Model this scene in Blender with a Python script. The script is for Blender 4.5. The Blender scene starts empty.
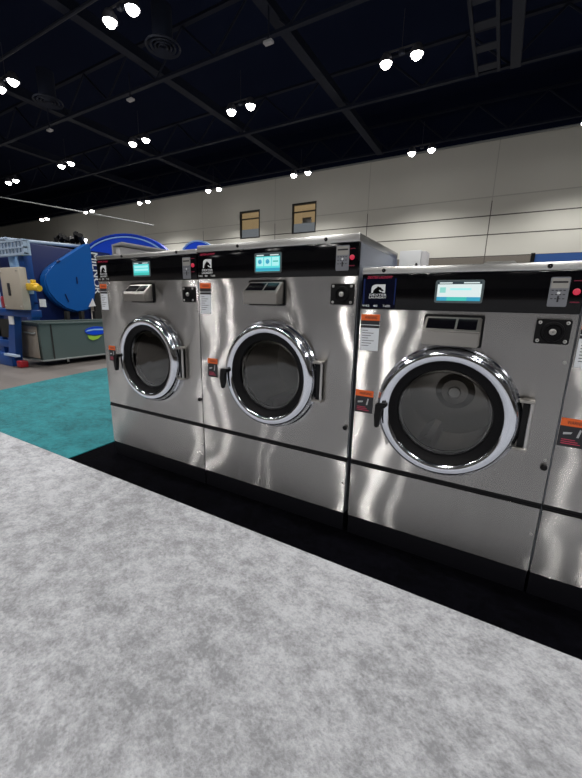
import bpy, bmesh, math, random
from mathutils import Vector, Matrix
random.seed(7)
C = bpy.context.scene.collection
PI = math.pi
R = math.radians

# ------------------------------------------------------------------ materials
def newmat(name):
    m = bpy.data.materials.new(name); m.use_nodes = True
    nt = m.node_tree
    return m, nt, nt.nodes['Principled BSDF']
def srgb(r, g, b):
    f = lambda c: (c/255/12.92) if c/255 <= .04045 else ((c/255+.055)/1.055)**2.4
    return (f(r), f(g), f(b), 1)
def plain(name, col, rough=.5, metal=0, spec=.5, bump=None, coat=0):
    m, nt, b = newmat(name)
    b.inputs['Base Color'].default_value = col
    b.inputs['Roughness'].default_value = rough
    b.inputs['Metallic'].default_value = metal
    b.inputs['Specular IOR Level'].default_value = spec
    b.inputs['Coat Weight'].default_value = coat
    N = nt.nodes; L = nt.links
    tc = N.new('ShaderNodeTexCoord'); n = N.new('ShaderNodeTexNoise')
    n.inputs['Scale'].default_value = 9; n.inputs['Detail'].default_value = 3
    L.new(tc.outputs['Object'], n.inputs['Vector'])
    mr = N.new('ShaderNodeMapRange')
    mr.inputs['To Min'].default_value = max(0, rough-.05); mr.inputs['To Max'].default_value = min(1, rough+.05)
    L.new(n.outputs['Fac'], mr.inputs['Value']); L.new(mr.outputs['Result'], b.inputs['Roughness'])
    if bump:
        n2 = N.new('ShaderNodeTexNoise'); n2.inputs['Scale'].default_value = bump[0]; n2.inputs['Detail'].default_value = 2
        L.new(tc.outputs['Object'], n2.inputs['Vector'])
        bp = N.new('ShaderNodeBump'); bp.inputs['Distance'].default_value = bump[1]; bp.inputs['Strength'].default_value = 1
        L.new(n2.outputs['Fac'], bp.inputs['Height']); L.new(bp.outputs['Normal'], b.inputs['Normal'])
    return m
def glow(name, col, strength):
    m, nt, b = newmat(name)
    b.inputs['Base Color'].default_value = (.02, .02, .02, 1)
    b.inputs['Emission Color'].default_value = col
    b.inputs['Emission Strength'].default_value = strength
    return m
def steel(name, col, alpha, aniso, wave=.006, wscale=2.4, grain=.94):
    """brushed sheet: horizontal grain spreads reflections up and down; slightly wavy"""
    m = bpy.data.materials.new(name); m.use_nodes = True; nt = m.node_tree; N = nt.nodes; L = nt.links
    N.remove(N['Principled BSDF']); out = N['Material Output']
    b = N.new('ShaderNodeBsdfAnisotropic'); b.distribution = 'MULTI_GGX'
    b.inputs['Roughness'].default_value = alpha**.5
    b.inputs['Anisotropy'].default_value = aniso
    tc = N.new('ShaderNodeTexCoord'); oi = N.new('ShaderNodeObjectInfo')
    mul = N.new('ShaderNodeMath'); mul.operation = 'MULTIPLY'; mul.inputs[1].default_value = 37
    L.new(oi.outputs['Random'], mul.inputs[0])
    add = N.new('ShaderNodeVectorMath'); add.operation = 'ADD'
    L.new(tc.outputs['Object'], add.inputs[0]); L.new(mul.outputs[0], add.inputs[1])
    mp = N.new('ShaderNodeMapping'); mp.inputs['Scale'].default_value = (3, 3, 420)
    L.new(add.outputs[0], mp.inputs['Vector'])
    g = N.new('ShaderNodeTexNoise'); g.inputs['Scale'].default_value = 1; g.inputs['Detail'].default_value = 2
    L.new(mp.outputs[0], g.inputs['Vector'])
    mx = N.new('ShaderNodeMix'); mx.data_type = 'RGBA'
    mx.inputs['A'].default_value = tuple(c*grain for c in col[:3])+(1,); mx.inputs['B'].default_value = col
    L.new(g.outputs['Fac'], mx.inputs['Factor']); L.new(mx.outputs['Result'], b.inputs['Color'])
    mp2 = N.new('ShaderNodeMapping'); mp2.inputs['Scale'].default_value = (.5, 1, 1.15)
    L.new(add.outputs[0], mp2.inputs['Vector'])
    w = N.new('ShaderNodeTexNoise'); w.inputs['Scale'].default_value = wscale; w.inputs['Detail'].default_value = 1.6
    w.inputs['Roughness'].default_value = .35
    L.new(mp2.outputs[0], w.inputs['Vector'])
    bp = N.new('ShaderNodeBump'); bp.inputs['Strength'].default_value = 1; bp.inputs['Distance'].default_value = wave
    L.new(w.outputs['Fac'], bp.inputs['Height']); L.new(bp.outputs['Normal'], b.inputs['Normal'])
    t = N.new('ShaderNodeCombineXYZ'); t.inputs[0].default_value = 1
    L.new(t.outputs[0], b.inputs['Tangent']); L.new(b.outputs[0], out.inputs[0])
    return m
def carpet(name, cols, scale, bump, fine=260, sheen=.1):
    m, nt, b = newmat(name); N = nt.nodes; L = nt.links
    b.inputs['Roughness'].default_value = .95; b.inputs['Specular IOR Level'].default_value = .1
    b.inputs['Sheen Weight'].default_value = sheen
    tc = N.new('ShaderNodeTexCoord')
    mp = N.new('ShaderNodeMapping'); mp.inputs['Scale'].default_value = (1, 1.25, 1); mp.inputs['Rotation'].default_value = (0, 0, .5)
    L.new(tc.outputs['Object'], mp.inputs['Vector'])
    n1 = N.new('ShaderNodeTexNoise'); n1.inputs['Scale'].default_value = scale; n1.inputs['Detail'].default_value = 9; n1.inputs['Roughness'].default_value = .72; n1.inputs['Distortion'].default_value = .0
    L.new(mp.outputs[0], n1.inputs['Vector'])
    n2 = N.new('ShaderNodeTexNoise'); n2.inputs['Scale'].default_value = fine; n2.inputs['Detail'].default_value = 2
    L.new(tc.outputs['Object'], n2.inputs['Vector'])
    ad = N.new('ShaderNodeMath'); ad.operation = 'MULTIPLY_ADD'; ad.inputs[1].default_value = .35
    L.new(n2.outputs['Fac'], ad.inputs[0]); L.new(n1.outputs['Fac'], ad.inputs[2])
    cr = N.new('ShaderNodeValToRGB')
    cr.color_ramp.elements[0].position = .5; cr.color_ramp.elements[0].color = cols[0]
    cr.color_ramp.elements[1].position = .84; cr.color_ramp.elements[1].color = cols[1]
    n3 = N.new('ShaderNodeTexNoise'); n3.inputs['Scale'].default_value = scale*5; n3.inputs['Detail'].default_value = 4; n3.inputs['Roughness'].default_value = .7
    L.new(mp.outputs[0], n3.inputs['Vector'])
    a3 = N.new('ShaderNodeMath'); a3.operation = 'MULTIPLY_ADD'; a3.inputs[1].default_value = .6; a3.inputs[2].default_value = -.3
    L.new(n3.outputs['Fac'], a3.inputs[0])
    a4 = N.new('ShaderNodeMath'); a4.operation = 'ADD'; L.new(a3.outputs[0], a4.inputs[0]); L.new(ad.outputs[0], a4.inputs[1]); ad = a4
    n5 = N.new('ShaderNodeTexNoise'); n5.inputs['Scale'].default_value = 1.3; n5.inputs['Detail'].default_value = 2
    L.new(tc.outputs['Object'], n5.inputs['Vector'])
    a5 = N.new('ShaderNodeMath'); a5.operation = 'MULTIPLY_ADD'; a5.inputs[1].default_value = .35; a5.inputs[2].default_value = -.175
    L.new(n5.outputs['Fac'], a5.inputs[0])
    a6 = N.new('ShaderNodeMath'); a6.operation = 'ADD'; L.new(a5.outputs[0], a6.inputs[0]); L.new(ad.outputs[0], a6.inputs[1]); ad = a6
    L.new(ad.outputs[0], cr.inputs['Fac']); L.new(cr.outputs['Color'], b.inputs['Base Color'])
    bp = N.new('ShaderNodeBump'); bp.inputs['Distance'].default_value = bump; bp.inputs['Strength'].default_value = 1
    L.new(ad.outputs[0], bp.inputs['Height']); L.new(bp.outputs['Normal'], b.inputs['Normal'])
    return m
def wall_mat(name):
    m, nt, b = newmat(name); N = nt.nodes; L = nt.links
    b.inputs['Roughness'].default_value = .85; b.inputs['Specular IOR Level'].default_value = .15
    tc = N.new('ShaderNodeTexCoord'); sp = N.new('ShaderNodeSeparateXYZ'); L.new(tc.outputs['Object'], sp.inputs[0])
    def mth(op, a, bb, c=None):
        n = N.new('ShaderNodeMath'); n.operation = op
        for i, v in enumerate((a, bb, c)):
            if v is None: continue
            if isinstance(v, (int, float)): n.inputs[i].default_value = v
            else: L.new(v, n.inputs[i])
        return n.outputs[0]
    # vertical joints every 6.86 m, horizontal joints at the panel courses
    fx = mth('FRACT', mth('ADD', mth('DIVIDE', mth('ADD', sp.outputs['X'], 0.75), 7.444), 20), 0)
    vj = mth('LESS_THAN', fx, .006)
    hj = None
    for z in (4.139, 5.355, 6.396, 7.416):
        d = mth('LESS_THAN', mth('ABSOLUTE', mth('SUBTRACT', sp.outputs['Z'], z), 0), .028)
        hj = d if hj is None else mth('MAXIMUM', hj, d)
    j = mth('MULTIPLY', mth('MAXIMUM', vj, hj), mth('SUBTRACT', 1, mth('MULTIPLY', mth('GREATER_THAN', sp.outputs['Z'], 7.2), .75)))
    low = mth('LESS_THAN', sp.outputs['Z'], 4.107)
    n = N.new('ShaderNodeTexNoise'); n.inputs['Scale'].default_value = .35; n.inputs['Detail'].default_value = 4
    L.new(tc.outputs['Object'], n.inputs['Vector'])
    def mix(f, a, bb):
        x = N.new('ShaderNodeMix'); x.data_type = 'RGBA'
        for s, v in (('Factor', f), ('A', a), ('B', bb)):
            if isinstance(v, tuple): x.inputs[s].default_value = v
            else: L.new(v, x.inputs[s])
        return x.outputs['Result']
    base = mix(n.outputs['Fac'], WALL_A, WALL_B)
    base = mix(low, base, (.22, .2, .175, 1))
    base = mix(j, base, (.12, .11, .1, 1))
    L.new(base, b.inputs['Base Color'])
    bp = N.new('ShaderNodeBump'); bp.inputs['Distance'].default_value = .02; bp.invert = True
    L.new(j, bp.inputs['Height']); L.new(bp.outputs['Normal'], b.inputs['Normal'])
    return m
WALL_A = (.68, .675, .615, 1); WALL_B = (.75, .745, .685, 1)
M = {}
M['steel'] = steel('brushed_steel', (.56, .55, .54, 1), .036, .9, .026, 2.7, .95)
M['steel_side'] = steel('brushed_steel_side', (.5, .53, .6, 1), .2, .0, .002)  # bluish reflection tinted into the side sheet colour
M['trim_steel'] = steel('polished_steel', (.6, .6, .59, 1), .12, .4, .002, 5)
M['chrome'] = plain('chrome', (.74, .77, .84, 1), .11, 1)
M['satin'] = plain('satin_steel', (.55, .54, .53, 1), .3, 1)
M['disp'] = steel('pressed_steel', (.38, .365, .345, 1), .12, .5, .001)
M['drum'] = plain('drum_steel', (.42, .4, .38, 1), .35, 1)
M['gloss'] = plain('black_gloss_overlay', (.002, .002, .003, 1), .09, 0, .28)
M['black'] = plain('black_plastic', (.005, .005, .006, 1), .45, 0, .2)
M['rubber'] = plain('black_rubber', (.004, .004, .005, 1), .5, 0, .14)
M['kick'] = plain('black_painted_base', (.004, .004, .006, 1), .45, 0, .25)
M['gap'] = plain('dark_cabinet_inside', (.012, .012, .012, 1), .8)
M['white'] = plain('white_print', (.72, .73, .75, 1), .5)
M['greyprint'] = plain('grey_print', (.4, .41, .43, 1), .5)
M['paper'] = plain('paper_label', (.68, .71, .76, 1), .6)
M['orange'] = plain('orange_label', (.72, .12, .02, 1), .5)
M['ink'] = plain('label_ink', (.015, .015, .02, 1), .5)
M['redprint'] = plain('red_print', (.5, .03, .08, 1), .4)
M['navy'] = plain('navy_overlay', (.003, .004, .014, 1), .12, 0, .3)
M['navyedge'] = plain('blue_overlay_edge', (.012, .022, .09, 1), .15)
M['coin'] = plain('coin_plate_print', (.24, .25, .28, 1), .35, .4)
M['coin_hi'] = plain('coin_plate_band', (.38, .37, .35, 1), .4, .3)
M['reddim'] = plain('dim_red_print', (.16, .008, .03, 1), .4)
M['redbtn'] = glow('red_button', srgb(215, 35, 70), .75)
M['screen_cyan'] = glow('screen_cyan', srgb(90, 225, 225), 1.0)
M['screen_white'] = glow('screen_white', srgb(225, 240, 240), 1.0)
M['screen_tile'] = glow('screen_tile', srgb(175, 245, 245), 1.0)
M['screen_blue'] = glow('screen_blue', srgb(45, 170, 205), .9)
M['screen_mint'] = glow('screen_mint', srgb(150, 225, 215), .95)
M['screen_green'] = glow('screen_green', srgb(60, 200, 190), .95)
M['screen_dark'] = glow('screen_dark', srgb(25, 60, 75), .5)
M['bezel'] = plain('screen_bezel', (.10, .13, .14, 1), .3)
M['carpet_grey'] = carpet('grey_carpet', ((.22, .225, .24, 1), (.43, .44, .468, 1)), 10, .009, 120)
M['carpet_teal'] = carpet('teal_carpet', ((.004, .085, .10, 1), (.015, .175, .20, 1)), 5, .006)
M['mat'] = carpet('black_carpet', ((.0006, .0006, .001, 1), (.0018, .0018, .003, 1)), 6, .003, 260, 0)
M['mat'].node_tree.nodes['Principled BSDF'].inputs['Specular IOR Level'].default_value = .02
M['concrete'] = plain('concrete', (.12, .108, .102, 1), .55, 0, .4, (3, .002))
M['wall'] = wall_mat('hall_wall')
M['ceil'] = plain('ceiling_dark', (.007, .012, .036, 1), .9, 0, .1)
M['truss'] = plain('truss_paint', (.011, .015, .030, 1), .7, 0, .2)
M['truss_lite'] = plain('duct_paint', (.025, .03, .046, 1), .6, 0, .2)
M['conduit'] = plain('conduit_grey', (.25, .27, .27, 1), .5)
M['fixture'] = plain('lamp_housing', (.05, .05, .06, 1), .5)
M['lens'] = glow('lamp_lens', (1, .97, .93, 1), 40)
M['boxgrey'] = plain('speaker_grey', (.5, .5, .52, 1), .6)
M['blue'] = plain('blue_enamel', srgb(4, 84, 160), .38, 0, .5)
M['blue_frame'] = plain('blue_frame_paint', srgb(8, 62, 130), .4, 0, .5)
M['blue_dk'] = plain('navy_enamel', srgb(9, 30, 84), .4, 0, .5)
M['signblue'] = plain('sign_blue', srgb(4, 66, 205), .35)
M['signpale'] = plain('sign_pale', srgb(150, 190, 235), .4)
M['beige'] = plain('beige_cabinet', srgb(168, 160, 148), .5)
M['yellow'] = plain('yellow_plastic', srgb(215, 175, 40), .5)
M['palegrille'] = plain('pale_grille', srgb(160, 178, 200), .5)
M['bin'] = plain('bin_plastic', srgb(82, 94, 93), .38, 0, .5)
M['bin_lit'] = plain('bin_lit_face', srgb(150, 142, 132), .45, .3)  # paler, warmer bin colour: light on the short end face painted in
M['rim'] = plain('bin_rim', srgb(150, 155, 155), .4, .4)
M['green'] = plain('lime_print', srgb(150, 190, 60), .5)
M['red'] = plain('red_enamel', srgb(150, 20, 35), .4)
M['vent'] = plain('grey_painted_sheet', (.30, .30, .31, 1), .45)
M['white_box'] = plain('white_carton', (.68, .7, .72, 1), .6)
M['room'] = glow('glowing_room_wall', srgb(200, 172, 128), .55)  # room surfaces glow by themselves, standing in for indoor lamps
M['roomwhite'] = glow('glowing_partition', srgb(165, 172, 178), .45)  # partition glows too; its room light is put into the material
M['winframe'] = plain('window_frame', (.02, .02, .02, 1), .5)
M['boothblue'] = plain('booth_blue', srgb(45, 90, 160), .6)
def glassmat(name, tint, ior):
    m = bpy.data.materials.new(name); m.use_nodes = True; nt = m.node_tree; N = nt.nodes; L = nt.links
    N.remove(N['Principled BSDF']); out = N['Material Output']
    t = N.new('ShaderNodeBsdfTransparent'); t.inputs['Color'].default_value = tint
    g = N.new('ShaderNodeBsdfGlossy'); g.inputs['Roughness'].default_value = .03
    f = N.new('ShaderNodeFresnel'); f.inputs['IOR'].default_value = ior
    x = N.new('ShaderNodeMixShader'); L.new(f.outputs[0], x.inputs[0]); L.new(t.outputs[0], x.inputs[1]); L.new(g.outputs[0], x.inputs[2])
    L.new(x.outputs[0], out.inputs[0]); return m
M['glass'] = glassmat('door_glass', (.66, .66, .65, 1), 1.95)
M['winglass'] = glassmat('window_glass', (.9, .9, .9, 1), 1.45)

# ------------------------------------------------------------------ mesh helpers
def bm(): return bmesh.new()
def add_box(b, x0, x1, y0, y1, z0, z1, bev=0, seg=2):
    r = bmesh.ops.create_cube(b, size=1)
    for v in r['verts']:
        v.co = Vector(((x0+x1)/2+v.co.x*(x1-x0), (y0+y1)/2+v.co.y*(y1-y0), (z0+z1)/2+v.co.z*(z1-z0)))
    if bev:
        es = list({e for v in r['verts'] for e in v.link_edges})
        for f in bmesh.ops.bevel(b, geom=es, offset=bev, segments=seg, affect='EDGES', profile=.5)['faces']:
            n = f.normal; f.smooth = max(abs(n.x), abs(n.y), abs(n.z)) < .999
def add_prism(b, pts, axis, a0, a1):
    """polygon pts in the plane across axis, extruded from a0 to a1"""
    def mk(p, a):
        u, v = p
        return {'x': (a, u, v), 'y': (u, a, v), 'z': (u, v, a)}[axis]
    A = [b.verts.new(mk(p, a0)) for p in pts]; B = [b.verts.new(mk(p, a1)) for p in pts]
    n = len(pts)
    b.faces.new(A); b.faces.new(B[::-1])
    for i in range(n): b.faces.new((A[i], B[i], B[(i+1) % n], A[(i+1) % n])).smooth = True
def add_tube(b, pts, r, seg=10, closed=False):
    pts = [Vector(p) for p in pts]; n = len(pts); rings = []
    for i, p in enumerate(pts):
        if closed: t = pts[(i+1) % n]-pts[i-1]
        else: t = pts[min(i+1, n-1)]-pts[max(i-1, 0)]
        t.normalize()
        up = Vector((0, 0, 1)) if abs(t.z) < .95 else Vector((1, 0, 0))
        u = t.cross(up).normalized(); w = u.cross(t).normalized()
        rings.append([b.verts.new(p+(u*math.cos(2*PI*k/seg)+w*math.sin(2*PI*k/seg))*r) for k in range(seg)])
    m = n if closed else n-1
    for i in range(m):
        a, c = rings[i], rings[(i+1) % n]
        for k in range(seg): b.faces.new((a[k], a[(k+1) % seg], c[(k+1) % seg], c[k])).smooth = True
    if not closed:
        b.faces.new(rings[0][::-1]); b.faces.new(rings[-1])
def add_lathe(b, prof, cx, cy, cz, axis='y', seg=72, closed=False, cap=False):
    """profile of (radius, offset along axis)"""
    rings = []
    for r, o in prof:
        ring = []
        for k in range(seg):
            a = 2*PI*k/seg; u, v = r*math.cos(a), r*math.sin(a)
            if axis == 'y': co = (cx+u, cy+o, cz+v)
            elif axis == 'z': co = (cx+u, cy+v, cz+o)
            else: co = (cx+o, cy+u, cz+v)
            ring.append(b.verts.new(co))
        rings.append(ring)
    n = len(rings)
    for i in range(n if closed else n-1):
        a, c = rings[i], rings[(i+1) % n]
        for k in range(seg): b.faces.new((a[k], a[(k+1) % seg], c[(k+1) % seg], c[k])).smooth = True
    if cap:
        b.faces.new(rings[0][::-1]); b.faces.new(rings[-1])
def rrect(x0, x1, z0, z1, r, n=5):
    out = []
    for cx, cz, a in ((x1-r, z1-r, 0), (x0+r, z1-r, 90), (x0+r, z0+r, 180), (x1-r, z0+r, 270)):
        for k in range(n+1):
            t = R(a+90*k/n); out.append((cx+r*math.cos(t), cz+r*math.sin(t)))
    return out
def ellipse(cx, cz, a, c, n=64): return [(cx+a*math.cos(2*PI*k/n), cz+c*math.sin(2*PI*k/n)) for k in range(n)]
def obj(name, b, mat, parent=None, smooth=True, label=None, kind=None):
    bmesh.ops.recalc_face_normals(b, faces=b.faces)
    me = bpy.data.meshes.new(name); b.to_mesh(me); b.free()
    me.materials.append(M[mat] if isinstance(mat, str) else mat)
    if smooth:
        try: me.set_sharp_from_angle(angle=R(32))
        except Exception: pass
    o = bpy.data.objects.new(name, me); C.objects.link(o)
    if parent: o.parent = parent
    if label: o['label'] = label
    if kind: o['kind'] = kind
    return o
def tag(o, label, cat, group=None):
    o['label'] = label; o['category'] = cat
    if group: o['group'] = group
    return o
def thing(name, label, cat, loc=(0, 0, 0), rz=0, group=None):
    o = bpy.data.objects.new(name, None); C.objects.link(o)
    o.empty_display_size = .1
    o.location = loc; o.rotation_euler = (0, 0, rz)
    return tag(o, label, cat, group)
def copy_tree(o, parent=None):
    c = o.copy(); C.objects.link(c)
    if parent: c.parent = parent
    for ch in list(o.children): copy_tree(ch, c)
    return c
def struct(name, b, mat): return obj(name, b, mat, None, kind='structure')
def text_into(b, s, x0, x1, z0, z1, y, mat4=None, shear=0, thick=.0006):
    """letters filling the box x0..x1, z0..z1 on the plane y (facing -y)"""
    cu = bpy.data.curves.new('t', 'FONT'); cu.body = s; cu.fill_mode = 'BOTH'; cu.extrude = 0; cu.shear = shear; cu.offset = .012
    ob = bpy.data.objects.new('t', cu)
    dg = bpy.context.evaluated_depsgraph_get()
    C.objects.link(ob); bpy.context.view_layer.update()
    me = bpy.data.meshes.new_from_object(ob.evaluated_get(bpy.context.evaluated_depsgraph_get()))
    xs = [v.co.x for v in me.vertices]; ys = [v.co.y for v in me.vertices]
    ax, bx, ay, by = min(xs), max(xs), min(ys), max(ys)
    idx = [b.verts.new((x0+(v.co.x-ax)/(bx-ax)*(x1-x0), y, z0+(v.co.y-ay)/(by-ay)*(z1-z0))) for v in me.vertices]
    for p in me.polygons:
        try: b.faces.new([idx[i] for i in p.vertices])
        except Exception: pass
    bpy.data.objects.remove(ob); bpy.data.curves.remove(cu); bpy.data.meshes.remove(me)
    return idx

# ------------------------------------------------------------------ washers
def panel_with_hole(b, x0, x1, z0, z1, y0, y1, cx, cz, r, n=96):
    """front sheet with a round opening; thickness y0 (front) .. y1"""
    def outer(a):
        dx, dz = math.cos(a), math.sin(a)
        t = min(((x1-cx)/dx if dx > 1e-9 else (x0-cx)/dx if dx < -1e-9 else 1e9),
                ((z1-cz)/dz if dz > 1e-9 else (z0-cz)/dz if dz < -1e-9 else 1e9))
        return cx+dx*t, cz+dz*t
    ang = sorted([2*PI*k/n for k in range(n)]+[math.atan2(z-cz, x-cx) % (2*PI) for x in (x0, x1) for z in (z0, z1)])
    ii, oo, ib, ob_ = [], [], [], []
    for a in ang:
        ii.append(b.verts.new((cx+r*math.cos(a), y0, cz+r*math.sin(a)))); ib.append(b.verts.new((cx+r*math.cos(a), y1, cz+r*math.sin(a))))
        x, z = outer(a); oo.append(b.verts.new((x, y0, z))); ob_.append(b.verts.new((x, y1, z)))
    m = len(ang)
    for k in range(m):
        j = (k+1) % m
        b.faces.new((ii[k], ii[j], oo[j], oo[k])); b.faces.new((oo[k], oo[j], ob_[j], ob_[k])); b.faces.new((ii[j], ii[k], ib[k], ib[j]))
HORSE = [(.12, 0), (.16, .28), (.28, .52), (.42, .66), (.44, .8), (.52, .72), (.66, .66), (.8, .42), (.9, .3), (.86, .2), (.74, .2), (.62, .34), (.54, .3), (.62, .14), (.7, 0)]
def washer(label, x, w, d, zb, zs, pb, pt, zt, door, disp, square, screen, coin, red, horse, stick, stick2, lock, kind, sides, code):
    t = thing('commercial_washer', label, 'washing machine', (x, 0, .004), 0, 'commercial washers in the row')
    o = -.004                                   # part heights are measured from the hall floor
    b = bm(); add_box(b, .004, w-.004, .004, d, 0, zb+o); obj('base_frame', b, 'kick', t)
    # cabinet shell: sides, back and bottom
    b = bm()
    add_box(b, 0, .012, .016, d, zb+o, pt+o); add_box(b, w-.012, w, .016, d, zb+o, pt+o)
    add_box(b, .012, w-.012, d-.012, d, zb+o, pt+o); add_box(b, .012, w-.012, .016, d-.012, zb+o, zb+o+.012)
    obj('cabinet', b, 'steel_side', t)
    b = bm(); add_box(b, .0, w, -.004, d, pt+o, zt+o, .006, 2); tp = obj('top_plate', b, 'trim_steel', t)
    for xx in ((.83, .3) if w > .8 else (.86, .12)):
        b = bm(); add_lathe(b, [(0.0015, -.009), (.006, -.009), (.008, -.004)], w*xx, 0, (pt+zt)/2+o, seg=14); obj('screw', b, 'black', tp)
    # control panel
    b = bm(); add_box(b, .002, w-.002, -.004, .03, pb+o, pt+o-.001, .003); cp = obj('control_panel', b, 'gloss', t)
    y = -.0046
    b = bm(); sx0, sx1, sz0, sz1 = screen
    add_prism(b, rrect(sx0, sx1, sz0+o, sz1+o, .008), 'y', -.0075, -.002); obj('display_bezel', b, 'bezel', cp)
    ix0, ix1, iz0, iz1 = sx0+.008, sx1-.008, sz0+o+.008, sz1+o-.006
    sw, sh = ix1-ix0, iz1-iz0
    def quad(u0, u1, v0, v1, mat, name, yy):
        b = bm(); add_box(b, ix0+u0*sw, ix0+u1*sw, yy-.0004, yy, iz0+v0*sh, iz0+v1*sh); return obj(name, b, mat, cp, False)
    quad(0, 1, 0, 1, {'wide': 'screen_white', 'tiles': 'screen_cyan', 'list': 'screen_cyan'}[kind], 'display', -.0076)
    quad(0, 1, .86, 1, 'screen_dark', 'display_header', -.0081)
    for u0, u1 in ((.04, .34), (.6, .95)): quad(u0, u1, .9, .96, 'screen_white', 'display_header_line', -.0086)
    if kind == 'tiles':
        for k in range(3):
            quad(.04+.32*k, .32+.32*k, .3, .8, 'screen_tile', 'display_tile', -.0081)
            b = bm()
            if k < 2: add_lathe(b, [(.0, -.0086), (.03*sw*2.6, -.0086), (.03*sw*2.6, -.0083)], ix0+(.18+.32*k)*sw, 0, iz0+.56*sh, seg=20)
            else: add_box(b, ix0+.72*sw, ix0+.93*sw, -.0086, -.0083, iz0+.52*sh, iz0+.6*sh)
            obj('display_icon', b, 'screen_blue' if k < 2 else 'screen_green', cp, False)
        quad(.0, 1, .02, .18, 'screen_blue', 'display_footer', -.0081)
    elif kind == 'wide':
        quad(.06, .2, .42, .7, 'screen_mint', 'display_icon', -.0081)
        b = bm(); add_box(b, ix0+.3*sw, ix0+.78*sw, -.0084, -.0081, iz0+.55*sh, iz0+.66*sh); obj('display_text', b, 'screen_tile', cp, False)
        quad(0, .24, 0, .2, 'screen_blue', 'display_footer', -.0081); quad(.24, .7, 0, .2, 'screen_green', 'display_footer', -.0081); quad(.7, 1, 0, .2, 'screen_blue', 'display_footer', -.0081)
    else:
        quad(.06, .94, .58, .74, 'screen_tile', 'display_row', -.0081); quad(.06, .94, .34, .5, 'screen_tile', 'display_row', -.0081); quad(0, 1, 0, .2, 'screen_green', 'display_footer', -.0081)
    cx0, cx1, cz0, cz1 = coin[0], coin[1], coin[2]+o, coin[3]+o; ch = cz1-cz0; cw = cx1-cx0
    b = bm(); add_prism(b, rrect(cx0, cx1, cz0, cz1, .005), 'y', -.0065, -.003); obj('payment_plate', b, 'coin', cp)
    b = bm(); add_box(b, cx0+.003, cx1-.003, -.0072, -.0066, cz0+.62*ch, cz1-.004); obj('payment_plate_band', b, 'coin_hi', cp)
    b = bm(); add_box(b, cx0+.006, cx1-.006, -.0078, -.0074, cz0+.8*ch, cz0+.86*ch); obj('payment_caption', b, 'ink', cp)
    b = bm()
    for zz in (.26, .4, .54):
        for q in range(4): add_box(b, cx0+(.12+.2*q)*cw, cx0+(.24+.2*q)*cw, -.0071, -.0067, cz0+zz*ch, cz0+(zz+.025)*ch)
    obj('payment_print', b, 'ink', cp)
    b = bm(); add_box(b, cx0+.46*cw, cx0+.56*cw, -.0074, -.0068, cz0+.16*ch, cz0+.36*ch)
    obj('payment_slot', b, 'ink', cp)
    b = bm(); add_lathe(b, [(0, -.0095), (.0035, -.0092), (.0045, -.007)], (cx0+cx1)/2, 0, cz0+.46*ch, seg=16); obj('payment_knob', b, 'white', cp)
    b = bm(); add_lathe(b, [(0, -.011), (.008, -.0105), (.0098, -.009), (.0105, -.004)], red[0], 0, red[1]+o, seg=28); obj('start_button', b, 'redbtn', cp)
    
    for z5, z6 in ((.033, .036), (-.035, -.031)):
        b = bm(); add_box(b, red[0]-.013, red[0]+.012, y-.0004, y, red[1]+o+z5, red[1]+o+z6); obj('button_caption', b, 'reddim', cp)
    # printed mark: white arch with a horse head, two lines of name, model line
    hx0, hx1, hz0, hz1 = horse[0], horse[1], horse[2]+o, horse[3]+o; hw, hh = hx1-hx0, hz1-hz0
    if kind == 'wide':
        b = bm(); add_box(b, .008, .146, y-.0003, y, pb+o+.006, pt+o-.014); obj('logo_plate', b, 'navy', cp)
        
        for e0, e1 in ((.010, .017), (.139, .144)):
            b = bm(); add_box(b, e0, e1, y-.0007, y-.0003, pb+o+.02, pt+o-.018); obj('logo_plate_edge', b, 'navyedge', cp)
    b = bm(); add_prism(b, [(hx0+u*hw, hz0+v*hh) for u, v in ((0, 0), (.0, .6), (.06, .82), (.2, .96), (.36, 1), (1, 1), (1, .0), (.8, 0), (.8, .12), (.3, .12), (.24, 0))], 'y', y-.0016, y-.001)
    obj('logo_arch', b, 'white', cp, False)
    b = bm(); add_prism(b, [(hx0+u*hw, hz0+v*hh) for u, v in HORSE], 'y', y-.0022, y-.0017); obj('logo_horse', b, 'gloss', cp, False)
    b = bm(); tw = hw*.75
    text_into(b, 'DEXTER', hx0-.16*tw, hx1+.16*tw, hz0-.36*hh, hz0-.12*hh, y-.0012); text_into(b, 'LAUNDRY', hx0-.2*tw, hx1+.16*tw, hz0-.68*hh, hz0-.44*hh, y-.0012)
    obj('logo_name', b, 'white', cp, False)
    lx = hx0-.035
    for s, a0, a1 in zip(code, (0, .046, .086), (.03, .064, .116)):
        b = bm(); text_into(b, s, lx+a0, lx+a1, pb+o+.010, pb+o+.0185, y-.0012); obj('model_mark', b, 'white', cp, False)
    b = bm(); text_into(b, 'DEXTER LAUNDRY', hx0-.02, hx0+.085, pt+o-.0175, pt+o-.0075, y-.0012, shear=.4); obj('red_caption', b, 'redprint', cp, False)
    # front sheets and the black groove between them
    dx, dz, dr = door; dz += o
    b = bm(); panel_with_hole(b, .002, w-.002, zs+.011+o, pb+o-.0005, 0, .014, dx, dz, dr*.8); up = obj('front_panel', b, 'steel', t, False)
    b = bm(); add_box(b, .002, w-.002, 0, .014, zb+o+.001, zs-.011+o, .002, 1); obj('lower_panel', b, 'steel', t, False)
    b = bm(); add_box(b, .001, w-.001, .002, .016, zs-.0105+o, zs+.0105+o); add_box(b, .001, w-.001, -.003, .004, zs-.0105+o, zs-.004+o); obj('groove_trim', b, 'black', t)
    # door
    k = dr/.255
    P = lambda pr: [(r*k, -p) for r, p in pr]
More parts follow.
